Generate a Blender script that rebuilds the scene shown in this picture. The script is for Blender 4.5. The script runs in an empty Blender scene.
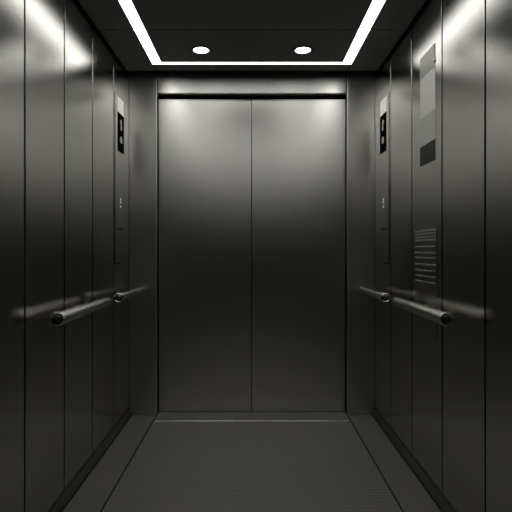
import bpy, bmesh, math, random
from mathutils import Vector, Matrix
random.seed(7)
C = bpy.context.scene.collection
ZC = 1.0725           # eye height
H = 2.197             # ceiling height
D = 3.0               # front wall (with the doors)
REAR = -0.45          # wall behind the camera
W = 0.7995            # half width of the cab

# ------------------------------------------------------------------ materials
LIGHT = 5.3
LAMP = 6.
def mat(name, col, rough=.5, metal=0., spec=.5, emit=None, strength=0., trans=0., noise=None, aniso=0., tangent=None):
    m = bpy.data.materials.new(name); m.use_nodes = True
    nt = m.node_tree; b = nt.nodes['Principled BSDF']
    b.inputs['Base Color'].default_value = (*col, 1)
    b.inputs['Roughness'].default_value = rough
    b.inputs['Metallic'].default_value = metal
    b.inputs['Specular IOR Level'].default_value = spec
    b.inputs['Transmission Weight'].default_value = trans
    b.inputs['Anisotropic'].default_value = aniso
    if tangent:                                # direction across the brushing, in which highlights spread
        cv = nt.nodes.new('ShaderNodeCombineXYZ')
        for k in range(3): cv.inputs[k].default_value = tangent[k]
        nt.links.new(cv.outputs[0], b.inputs['Tangent'])
    if emit:
        b.inputs['Emission Color'].default_value = (*emit, 1)
        b.inputs['Emission Strength'].default_value = strength
    if noise:                                  # faint brushed grain: (scale xyz, roughness amount, tint amount)
        sc, ra, ta = noise
        tc = nt.nodes.new('ShaderNodeTexCoord'); mp = nt.nodes.new('ShaderNodeMapping')
        mp.inputs['Scale'].default_value = sc
        nz = nt.nodes.new('ShaderNodeTexNoise'); nz.inputs['Scale'].default_value = 1.; nz.inputs['Detail'].default_value = 3.
        nt.links.new(tc.outputs['Object'], mp.inputs['Vector']); nt.links.new(mp.outputs['Vector'], nz.inputs['Vector'])
        r = nt.nodes.new('ShaderNodeMapRange')
        r.inputs['To Min'].default_value = rough - ra; r.inputs['To Max'].default_value = rough + ra
        nt.links.new(nz.outputs['Fac'], r.inputs['Value']); nt.links.new(r.outputs['Result'], b.inputs['Roughness'])
        rp = nt.nodes.new('ShaderNodeMix'); rp.data_type = 'RGBA'
        rp.inputs[6].default_value = (*[c * (1 - ta) for c in col], 1); rp.inputs[7].default_value = (*[c * (1 + ta) for c in col], 1)
        nt.links.new(nz.outputs['Fac'], rp.inputs[0]); nt.links.new(rp.outputs[2], b.inputs['Base Color'])
    return m

STEEL = (.40, .392, .365)
M = {}
M['rail'] = mat('rail_steel', (.88, .87, .84), .27, 1.)
M['chrome'] = mat('polished_steel', (.72, .71, .68), .22, 1.)
M['plug'] = mat('dark_plug', (.17, .168, .16), .33, 1.)
M['black'] = mat('black_gap', (.004, .004, .004), .9, 0., .1)
M['ceil'] = mat('dark_ceiling', (.19, .19, .174), .4, 0., .5, noise=((5, 5, 5), .03, .1))
M['base'] = mat('dark_plinth', (.22, .216, .205), .5, 1.)
M['sill'] = mat('sill_steel', (.17, .167, .156), .45, .0, .4)
M['fside'] = mat('floor_border', (.15, .147, .137), .5, 0., .4, noise=((30, 30, 30), .05, .12))
M['diff'] = mat('lit_diffuser', (.9, .9, .88), .5, emit=(1., .985, .95), strength=LIGHT)
M['lamp'] = mat('lit_lamp', (.9, .9, .88), .5, emit=(1., .98, .94), strength=LAMP)
M['ring'] = mat('lamp_ring', (.012, .012, .011), .3, 0., .6)
M['rear'] = mat('charcoal_laminate', (.012, .012, .011), .4, 0., .3)
M['white'] = mat('white_print', (.90, .895, .86), .5, 0., .3)
M['grey'] = mat('grey_print', (.60, .60, .575), .4)
M['char'] = mat('charcoal_print', (.05, .05, .047), .5, 0., .1)
M['screen'] = mat('black_glass', (.008, .008, .008), .2, 0., .0)
M['glyph'] = mat('pale_glyph', (.5, .495, .47), .4, emit=(1., .98, .93), strength=.05)
M['dot'] = mat('glow_button', (.5, .495, .47), .4, emit=(1., .98, .93), strength=.22)  # glow added to brighten the small dim buttons
M['lit'] = mat('lit_sign', (.6, .6, .57), .4, emit=(1., .985, .94), strength=.36)
M['etch'] = mat('etched_letters', (.60, .595, .56), .6, 0., .1)
M['acrylic'] = mat('clear_acrylic', (.95, .95, .93), .38, spec=.3, trans=1.)

def steel(name, col, rough, haze, part, aniso, tangent, grain):
    """satin steel: a tight lobe (Beckmann, rough) and a wide hazy one (GGX, haze) mixed by part"""
    m = bpy.data.materials.new(name); m.use_nodes = True
    nt = m.node_tree; nt.nodes.remove(nt.nodes['Principled BSDF'])
    cv = nt.nodes.new('ShaderNodeCombineXYZ')                   # direction across the brushing, in which highlights spread
    for k in range(3): cv.inputs[k].default_value = tangent[k]
    tc = nt.nodes.new('ShaderNodeTexCoord'); mp = nt.nodes.new('ShaderNodeMapping'); mp.inputs['Scale'].default_value = grain
    nz = nt.nodes.new('ShaderNodeTexNoise'); nz.inputs['Scale'].default_value = 1.; nz.inputs['Detail'].default_value = 3.
    nt.links.new(tc.outputs['Object'], mp.inputs['Vector']); nt.links.new(mp.outputs['Vector'], nz.inputs['Vector'])
    mx = nt.nodes.new('ShaderNodeMix'); mx.data_type = 'RGBA'
    mx.inputs[6].default_value = (*[c * .97 for c in col], 1); mx.inputs[7].default_value = (*[c * 1.03 for c in col], 1)
    nt.links.new(nz.outputs['Fac'], mx.inputs[0])
    lobes = []
    for dist, r in (('BECKMANN', rough), ('GGX', haze)):
        g = nt.nodes.new('ShaderNodeBsdfAnisotropic'); g.distribution = dist
        g.inputs['Anisotropy'].default_value = aniso; g.inputs['Roughness'].default_value = r
        nt.links.new(cv.outputs[0], g.inputs['Tangent']); nt.links.new(mx.outputs[2], g.inputs['Color'])
        lobes.append(g)
    ms = nt.nodes.new('ShaderNodeMixShader'); ms.inputs[0].default_value = part
    nt.links.new(lobes[0].outputs[0], ms.inputs[1]); nt.links.new(lobes[1].outputs[0], ms.inputs[2])
    nt.links.new(ms.outputs[0], nt.nodes['Material Output'].inputs['Surface'])
    return m
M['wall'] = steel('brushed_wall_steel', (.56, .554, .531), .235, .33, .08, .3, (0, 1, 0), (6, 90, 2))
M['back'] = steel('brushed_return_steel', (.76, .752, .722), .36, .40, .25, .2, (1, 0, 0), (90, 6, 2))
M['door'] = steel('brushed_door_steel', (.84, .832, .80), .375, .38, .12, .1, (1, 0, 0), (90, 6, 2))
M['plate'] = steel('panel_steel', (.58, .573, .547), .26, .32, .15, .3, (0, 1, 0), (6, 90, 2))
M['plaque'] = steel('plaque_steel', (.60, .593, .568), .27, .34, .2, .3, (0, 1, 0), (6, 90, 2))
def floor_material():
    m = mat('ribbed_floor', (.18, .176, .164), .45, 0., .4)
    nt = m.node_tree; b = nt.nodes['Principled BSDF']
    tc = nt.nodes.new('ShaderNodeTexCoord'); sp = nt.nodes.new('ShaderNodeSeparateXYZ')
    nt.links.new(tc.outputs['Object'], sp.inputs[0])
    mu = nt.nodes.new('ShaderNodeMath'); mu.operation = 'MULTIPLY'; mu.inputs[1].default_value = 2 * math.pi / .024
    sn = nt.nodes.new('ShaderNodeMath'); sn.operation = 'SINE'
    nt.links.new(sp.outputs['Y'], mu.inputs[0]); nt.links.new(mu.outputs[0], sn.inputs[0])
    bp = nt.nodes.new('ShaderNodeBump'); bp.inputs['Strength'].default_value = .8; bp.inputs['Distance'].default_value = .001
    nt.links.new(sn.outputs[0], bp.inputs['Height']); nt.links.new(bp.outputs[0], b.inputs['Normal'])
    return m
M['floor'] = floor_material()

# ------------------------------------------------------------------ mesh helpers
def box(bm, x0, x1, y0, y1, z0, z1, bev=0., seg=2):
    t = bmesh.new()
    bmesh.ops.create_cube(t, size=1)
    for v in t.verts:
        v.co = Vector(((x0 + x1) / 2 + v.co.x * abs(x1 - x0), (y0 + y1) / 2 + v.co.y * abs(y1 - y0), (z0 + z1) / 2 + v.co.z * abs(z1 - z0)))
    if bev:
        bmesh.ops.bevel(t, geom=list(t.edges), offset=bev, segments=seg, profile=.5, affect='EDGES')
    merge(bm, t)

def merge(bm, t):
    me = bpy.data.meshes.new('tmp'); t.to_mesh(me); t.free(); bm.from_mesh(me); bpy.data.meshes.remove(me)

def lathe(bm, prof, n=40, axis='Y', at=(0, 0, 0)):
    """revolve (radius, along) about an axis through at; profile ends at radius 0 close the shape"""
    rings = []
    def P(r, a, k):
        c, s = math.cos(2 * math.pi * k / n) * r, math.sin(2 * math.pi * k / n) * r
        v = {'Y': (c, a, s), 'Z': (c, s, a), 'X': (a, c, s)}[axis]
        return Vector(v) + Vector(at)
    for r, a in prof:
        rings.append([bm.verts.new(P(0, a, 0))] if r < 1e-6 else [bm.verts.new(P(r, a, k)) for k in range(n)])
    for A, B in zip(rings, rings[1:]):
        for k in range(n):
            j = (k + 1) % n
            q = [A[k % len(A)], A[j % len(A)], B[j % len(B)], B[k % len(B)]]
            u = []
            for v in q:
                if v not in u: u.append(v)
            if len(u) > 2: bm.faces.new(u)

FLAT = 8
def obj(name, bm, m, parent=None):
    bmesh.ops.recalc_face_normals(bm, faces=bm.faces)
    flat = any(len(f.verts) == 4 and max(e.calc_length() for e in f.edges) > .03 and f.calc_area() > .0009 for f in bm.faces) and not any(len(v.link_edges) > 8 for v in bm.verts)
    me = bpy.data.meshes.new(name); bm.to_mesh(me); bm.free()
    me.materials.append(M[m])
    for p in me.polygons: p.use_smooth = True
    me.set_sharp_from_angle(angle=math.radians(FLAT if flat else 32))
    o = bpy.data.objects.new(name, me); C.objects.link(o)
    if parent:
        o.parent = parent
        t = o
        off = Vector((0, 0, 0))
        while t.parent: t = t.parent; off += t.location
        me.transform(Matrix.Translation(-off))
    return o

def struct(name, bm, m, label=None, cat=None):
    o = obj(name, bm, m); o['kind'] = 'structure'
    if label: o['label'] = label; o['category'] = cat
    return o

def thing(name, label, cat, loc, group=None):
    o = bpy.data.objects.new(name, None); C.objects.link(o)
    o.location = loc; o.empty_display_size = .05
    o['label'] = label; o['category'] = cat
    if group: o['group'] = group
    return o

# ------------------------------------------------------------------ the cab shell
SEAM_ROWS = {-1: [2.664, 2.312, 1.967, 1.625, 1.28, .935, .59, .245, -.10], 1: [2.659, 2.309, 1.942, 1.583, 1.23, .88, .53, .18, -.17]}
GAP = .006           # half a shadow gap
for s, side in ((-1, 'left'), (1, 'right')):
    SEAMS = SEAM_ROWS[s]
    bm = bmesh.new()
    ys = [D + .0] + SEAMS + [REAR]
    for a, b in zip(ys, ys[1:]):
        y1 = a - (GAP if a != D else .002); y0 = b + (GAP if b != REAR else .0)
        box(bm, s * W, s * (W + .014), y0, y1, .050, H + .035, .0012)
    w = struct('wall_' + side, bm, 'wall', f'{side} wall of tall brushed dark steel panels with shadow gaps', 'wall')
    bm = bmesh.new(); box(bm, s * (W + .014), s * (W + .04), REAR, D + .12, -.03, H + .045)
    for y in SEAMS: box(bm, s * (W + .0025), s * (W + .015), y - GAP, y + GAP, .05, H + .035)
    obj('backing', bm, 'black', w)
    bm = bmesh.new()                                        # plinth: sloping top, upright face
    prof = [(W + .013, 0), (W - .0175, 0), (W - .0175, .006), (W - .006, .042), (W + .013, .042)]
    A = [bm.verts.new((s * x, REAR, z)) for x, z in prof]; B = [bm.verts.new((s * x, D - .001, z)) for x, z in prof]
    n = len(prof)
    for k in range(n): bm.faces.new((A[k], A[(k + 1) % n], B[(k + 1) % n], B[k]))
    bm.faces.new(A); bm.faces.new(B)
    struct('baseboard_' + side, bm, 'base', f'low dark metal baseboard along the {side} wall', 'baseboard')

# front wall: two return panels, header over the doors
JX = .617
HB = ZC + 1.014       # underside of the header
bm = bmesh.new()
for s in (-1, 1):
    box(bm, s * (JX), s * (W + .002), D, D + .095, .0, H + .035, .005, 3)
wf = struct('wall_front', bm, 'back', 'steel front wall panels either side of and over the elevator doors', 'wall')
bm = bmesh.new(); box(bm, -JX + .003, JX - .003, D, D + .035, HB, H + .035, .002)
obj('header_panel', bm, 'back', wf)
bm = bmesh.new(); box(bm, -W - .03, W + .03, D + .096, D + .12, -.03, H + .045)
obj('backing', bm, 'black', wf)
bm = bmesh.new(); box(bm, -JX + .004, JX - .004, D + .036, D + .095, ZC + 1.003, H + .03)
obj('slot_shade', bm, 'black', wf)  # black block, colours in the shade of the slot over the doors
bm = bmesh.new()                                            # slightly sloping lip under the header
pr = [(D - .0042, HB), (D - .0030, HB + .0075), (D + .002, HB + .0085), (D + .002, HB)]
A = [bm.verts.new((-JX + .004, y, z)) for y, z in pr]; B = [bm.verts.new((JX - .004, y, z)) for y, z in pr]
for k in range(4): bm.faces.new((A[k], A[(k + 1) % 4], B[(k + 1) % 4], B[k]))
bm.faces.new(A); bm.faces.new(B)
struct('trim_1', bm, 'chrome', 'thin bright lip along the bottom of the header panel', 'trim')

bm = bmesh.new(); box(bm, -W - .04, W + .04, REAR - .04, REAR, -.03, H + .045)
struct('wall_rear', bm, 'rear', 'rear charcoal wall of the cab', 'wall')

# sliding doors
DP = D + .05
DB = ZC - 161.5 / 461.5 * DP
for i, (s, side) in enumerate(((-1, 'left'), (1, 'right'))):
    bm = bmesh.new(); a, b = sorted((s * .0022 - .0025, s * (JX + .03)))
    a2, b2 = (a, b)
    box(bm, a2, b2, DP, DP + .035, DB, ZC + .998, .0025)
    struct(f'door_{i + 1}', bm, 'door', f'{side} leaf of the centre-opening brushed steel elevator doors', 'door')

# floor
FS = .62
bm = bmesh.new(); box(bm, -FS + .004, FS - .004, REAR, 2.893, -.02, .0, .0012)
struct('floor', bm, 'floor', 'dark finely ribbed centre floor panel', 'floor')
bm = bmesh.new(); box(bm, -W - .01, W + .01, REAR, D + .12, -.05, -.02)
struct('trim_2', bm, 'black', 'black base under the floor seams', 'trim')
for k, (s, side) in enumerate(((-1, 'left'), (1, 'right'))):
    bm = bmesh.new(); box(bm, s * (FS + .004), s * (W - .022), REAR, D + .001, -.02, .0, .0012)
    struct(f'trim_{3 + k}', bm, 'fside', f'plain dark floor border along the {side} wall', 'trim')
bm = bmesh.new(); box(bm, -FS + .004, FS - .004, 2.896, D + .094, -.02, .001, .0012)
struct('trim_5', bm, 'sill', 'flat metal threshold in front of the elevator doors', 'threshold')
bm = bmesh.new(); lathe(bm, [(0, -FS + .006), (.0025, -FS + .006), (.0025, FS - .006), (0, FS - .006)], 14, 'X', (0, 2.8945, -.0005))
struct('trim_6', bm, 'rail', 'thin bright edge strip of the threshold', 'trim')

# ceiling: panels around a slot for the light strip
SX0, SX1 = .545, .602
SY0, SY1 = 2.764, 2.798
CB0, CB1 = 1.83, 1.74       # unseen cross bar, added to brighten the reflections in the doors
RB0, RB1 = 1.39, 1.30        # unseen rear bar, placed and widened for the door reflections
CX, CY = .785, 2.90
bm = bmesh.new()
g = .0045
cseams = [SY0, 2.36, CB0]
for a, b in zip(cseams, cseams[1:]):
    box(bm, -SX0, SX0, b + (g if b != CB0 else 0), a - (g if a != SY0 else 0), H, H + .03)
box(bm, -SX0, SX0, RB0, CB1, H, H + .03)
for s in (-1, 1):
    ss = [CY, 2.36, RB1, 1.2, .6, REAR + .02]
    for a, b in zip(ss, ss[1:]):
        box(bm, s * SX1, s * CX, b + g, a - g, H, H + .03)
box(bm, -SX1 + g, SX1 - g, SY1, CY - g, H, H + .03)
for a, b in ((RB1, 1.2), (1.2, .6), (.6, REAR + .02)): box(bm, -SX1 + g, SX1 - g, b + g, a - g, H, H + .03)
ce = struct('ceiling', bm, 'ceil', 'dark satin ceiling panels around the light strip', 'ceiling')
bm = bmesh.new(); box(bm, -W - .04, W + .04, REAR - .04, D + .12, H + .045, H + .07)
obj('backing', bm, 'black', ce)

# light strip (rectangular loop, closed by added bars out of view)
t = thing('ceiling_light_strip', 'long bright white rectangular light strip set flush in the dark ceiling', 'light', (0, 2.3, H + .004))
for s in (-1, 1):
    for a, b in ((SY1, 2.36), (2.36, RB1)):
        bm = bmesh.new(); box(bm, s * SX0, s * SX1, b + (.002 if b != RB1 else 0), a - (.002 if a != SY1 else 0), H + .001, H + .012)
        obj('diffuser', bm, 'diff', t)
for a, b in ((SY0, SY1), (CB1, CB0), (RB1, RB0)):  # visible front bar, then the added cross and rear bars
    bm = bmesh.new(); box(bm, -SX0, SX0, a, b, H + .001, H + .012)
    obj('diffuser', bm, 'diff', t)
bm = bmesh.new()
for s in (-1, 1): box(bm, s * SX0, s * SX1, RB1, SY1, H + .013, H + .044)
obj('housing', bm, 'black', t)

# downlights
def downlight():
    t = thing('recessed_downlight', '', 'light', (0, 0, H), 'round downlights in the ceiling')
    bm = bmesh.new()
    lathe(bm, [(.0435, -.0005), (.045, -.004), (.052, -.004), (.055, -.0025), (.056, .0), (.056, .002), (.0435, .002), (.0435, -.0005)], 48, 'Z', (0, 0, H))
    obj('trim_ring', bm, 'ring', t)
    bm = bmesh.new()
    lathe(bm, [(0, -.0012), (.0435, -.0012), (.0435, .001), (0, .001)], 48, 'Z', (0, 0, H))
    obj('lens', bm, 'lamp', t)
    return t
dl = downlight()
spots = [(-.286, 2.595, 'round lit downlight left of the door seam, near the front of the light strip'),
         (.286, 2.595, 'round lit downlight right of the door seam, near the front of the light strip'),
         (-.286, 2.012, 'left round downlight at the top edge of the picture, nearer than the ceiling seam'),
         (.286, 2.012, 'right round downlight at the top edge of the picture, nearer than the ceiling seam')]
for i, (x, y, lab) in enumerate(spots):
    if i == 0: o = dl
    else:
        o = dl.copy(); C.objects.link(o)
        for ch in dl.children:
            c = ch.copy(); C.objects.link(c); c.parent = o
    o.location = (x, y, H); o['label'] = lab

# ------------------------------------------------------------------ handrails
RX, RZ = 111 * .0065, ZC - 39.6 * .0065
def cap(t, r, y, x):
    bm = bmesh.new()                                        # bright rounded rim
    lathe(bm, [(r * .76, y + .004), (r * .76, y - .002), (r * .84, y - .0035), (r * .93, y - .002), (r * 1.02, y + .003), (r * 1.02, y + .010), (r * .98, y + .013), (r * .76, y + .013), (r * .76, y + .004)], 44, 'Y', (x, 0, RZ))
    obj('end_rim', bm, 'chrome', t)
    bm = bmesh.new()                                        # dark domed plug
    R = r * .755
    lathe(bm, [(0, y - .009), (R * .25, y - .0085), (R * .5, y - .007), (R * .7, y - .0045), (R * .88, y - .001), (R, y + .002), (R, y + .014), (0, y + .014)], 40, 'Y', (x, 0, RZ))
    obj('end_plug', bm, 'plug', t)
for s, side in ((-1, 'left'), (1, 'right')):
    y0, y1 = .571 * D, .772 * D
    t = thing('handrail', f'thick round steel handrail with capped end on the {side} wall, the longer, nearer one', 'handrail', (s * RX, (y0 + y1) / 2, RZ), 'steel handrails')
    r0, r1 = .0255, .0225
    bm = bmesh.new()
    pr = [(0, y0 + .012), (r0, y0 + .012), (r1, y1 - r1)]
    for k in range(1, 9): pr.append((r1 * math.cos(k * math.pi / 16), y1 - r1 + r1 * math.sin(k * math.pi / 16)))
    pr[-1] = (0, y1)
    lathe(bm, pr, 48, 'Y', (s * RX, 0, RZ)); obj('tube', bm, 'rail', t)
    cap(t, r0, y0, s * RX)
    for yb in (y0 + .27, y1 - .12):                         # round standoffs between rail and wall
        bm = bmesh.new()
        lathe(bm, [(0, RX + .012), (.006, RX + .012), (.006, W - .006), (.013, W - .005), (.013, W + .001), (0, W + .001)], 20, 'X', (0, yb, RZ - .014))
        if s < 0:
            for v in bm.verts: v.co.x = -v.co.x
        obj('bracket', bm, 'wall', t)
    y0, y1 = .832 * D, D
    t = thing('handrail', f'short thin steel handrail running into the front wall, on the {side} beside the control panel', 'handrail', (s * RX, (y0 + y1) / 2, RZ), 'steel handrails')
    bm = bmesh.new(); lathe(bm, [(0, y0 + .012), (.021, y0 + .012), (.0175, y1 - .001), (0, y1 - .001)], 40, 'Y', (s * RX, 0, RZ))
    obj('tube', bm, 'rail', t)
    cap(t, .0255, y0, s * RX)

# ------------------------------------------------------------------ control panels
def on_wall(bm, s, y0, y1, z0, z1, th, base=0., bev=0.):
    box(bm, s * (W - base - th), s * (W - base + .0005), y0, y1, z0, z1, bev)
for s, side in ((-1, 'left'), (1, 'right')):
    t = thing('control_panel', f'narrow steel control panel with white sign and black screen on the {side} wall', 'control panel', (s * W, 2.79, ZC - .076), 'elevator control panels')
    F = .004
    bm = bmesh.new(); on_wall(bm, s, 2.69, 2.889, ZC - .076, ZC + .925, F, 0, .0015); obj('plate', bm, 'plate', t)
    bm = bmesh.new(); on_wall(bm, s, 2.731, 2.856, ZC + .823, ZC + .913, .0015, F, .0005); obj('sign', bm, 'lit', t)
    bm = bmesh.new(); on_wall(bm, s, 2.737, 2.860, ZC + .5915, ZC + .8215, .0025, F, .0008); sc = obj('screen', bm, 'screen', t)
    bm = bmesh.new()                                        # lit marks on the screen: arrow, bar
    yc = 2.792
    on_wall(bm, s, yc - .018, yc + .018, ZC + .765, ZC + .778, .001, F + .0025)
    on_wall(bm, s, yc - .011, yc + .011, ZC + .778, ZC + .787, .001, F + .0025)
    on_wall(bm, s, yc - .006, yc + .018, ZC + .725, ZC + .765, .001, F + .0025)
    obj('indicator', bm, 'glyph', sc)
    bm = bmesh.new(); lathe(bm, [(0, 0), (.020, 0), (.021, .001), (.021, .003), (0, .004)], 30, 'X', (0, 0, 0))
    for v in bm.verts: v.co = Vector((s * (W - F - .0022) - s * v.co.x, yc + v.co.y, ZC + .664 + v.co.z))
    obj('button', bm, 'glyph', sc)
    for k, dz in enumerate((.305, .287, .262)):
        bm = bmesh.new(); lathe(bm, [(0, 0), (.008, 0), (.008, .002), (.006, .003), (0, .003)], 20, 'X', (0, 0, 0))
        for v in bm.verts: v.co = Vector((s * (W - F + .0004) - s * v.co.x, yc + (.004 if k == 1 else 0) + v.co.y, ZC + dz + v.co.z))
        obj('button', bm, 'dot', t)
    bm = bmesh.new(); on_wall(bm, s, 2.72, 2.83, ZC + .124, ZC + .130, .0004, F); obj('seam', bm, 'black', t)
    bm = bmesh.new(); on_wall(bm, s, 2.692, 2.78, ZC - .0815, ZC - .0762, .0035, 0); obj('bottom_edge', bm, 'black', t)

# ------------------------------------------------------------------ notice on the right wall
t = thing('wall_notice', 'tall white, grey and charcoal notice in a clear holder high on the right wall', 'notice', (W, 2.10, ZC + .395))
bm = bmesh.new(); on_wall(bm, 1, 2.012, 2.193, ZC + .393, ZC + .9035, .003, 0, .0006)
N0, N1 = 2.015, 2.190
bm.free()
bm = bmesh.new(); on_wall(bm, 1, N0, N1, ZC + .617, ZC + .8034, .0022, 0, .0004); obj('white_sheet', bm, 'white', t)['label'] = 'white upper sheet'
bm = bmesh.new(); on_wall(bm, 1, N0, N1, ZC + .4855, ZC + .6155, .0022, 0, .0004); obj('grey_sheet', bm, 'grey', t)['label'] = 'light grey middle sheet'
bm = bmesh.new(); on_wall(bm, 1, N0, N1, ZC + .395, ZC + .4845, .0022, 0, .0004); obj('charcoal_sheet', bm, 'char', t)['label'] = 'charcoal bottom sheet'
bm = bmesh.new(); on_wall(bm, 1, N0, N1, ZC + .8042, ZC + .9035, .0025, 0, .0004); obj('clear_sleeve', bm, 'acrylic', t)['label'] = 'clear empty top of the holder'
bm = bmesh.new(); on_wall(bm, 1, N0 - .001, N0 + .008, ZC + .822, ZC + .840, .005, 0, .0015); cl = obj('clip', bm, 'chrome', t)

# ------------------------------------------------------------------ engraved plaque on the right wall
t = thing('engraved_plaque', 'steel plaque with rows of small pale lettering above the long handrail on the right wall', 'plaque', (W, 2.13, ZC - .392))
bm = bmesh.new(); on_wall(bm, 1, 1.995, 2.262, ZC - .392, ZC + .105, .0012, 0, .0005); obj('plate', bm, 'plaque', t)
pl = t.children[0]
rows = [(.0905, .009, .95), (.076, .006, .8), (.061, .005, .7), (.047, .009, .95), (.0165, .0075, 1), (-.0115, .0075, 1), (-.0355, .0075, 1), (-.066, .008, 1), (-.0935, .0075, 1), (-.1205, .0075, 1), (-.146, .008, 1)]
for z, h, fill in rows:                                     # small engraved marks in word-like runs
    bm = bmesh.new(); y = 2.252; run = random.randint(3, 6)
    zz = ZC + z
    while y > 2.010:
        w = random.uniform(.004, .007)
        kind = random.random()
        if kind < .4:
            on_wall(bm, 1, y - w, y, zz - h * .5, zz - h * .2, .0005, .0012); on_wall(bm, 1, y - w * .4, y, zz - h * .2, zz + h * .5, .0005, .0012)
        elif kind < .75:
            on_wall(bm, 1, y - w, y, zz + h * .15, zz + h * .45, .0005, .0012); on_wall(bm, 1, y - w, y - w * .6, zz - h * .5, zz + h * .15, .0005, .0012)
        else:
            on_wall(bm, 1, y - w, y, zz - h * .15, zz + h * .3, .0005, .0012)
        y -= w + .0025; run -= 1
        if run == 0:
            run = random.randint(2, 6); y -= random.uniform(.008, .012) if fill > .6 else .03
    obj('text_line', bm, 'etch', pl)

# ------------------------------------------------------------------ camera, world, view
cam = bpy.data.cameras.new('camera'); co = bpy.data.objects.new('camera', cam); C.objects.link(co)
co.location = (0, 0, ZC); co.rotation_euler = (math.pi / 2, 0, 0)
cam.sensor_width = 36; cam.lens = 36 * 461.5 / 512
cam.shift_x = 4 / 512; cam.shift_y = -6 / 512
cam.clip_start = .01
bpy.context.scene.camera = co
w = bpy.data.worlds.new('world'); bpy.context.scene.world = w; w.use_nodes = True
w.node_tree.nodes['Background'].inputs['Color'].default_value = (0, 0, 0, 1)
sc = bpy.context.scene
sc.view_settings.view_transform = 'Standard'; sc.view_settings.look = 'None'
sc.view_settings.exposure = 0; sc.view_settings.gamma = 1
sc.view_settings.use_curve_mapping = False
sc.cycles.max_bounces = 14; sc.cycles.glossy_bounces = 10; sc.cycles.diffuse_bounces = 5
sc.cycles.sample_clamp_indirect = 8
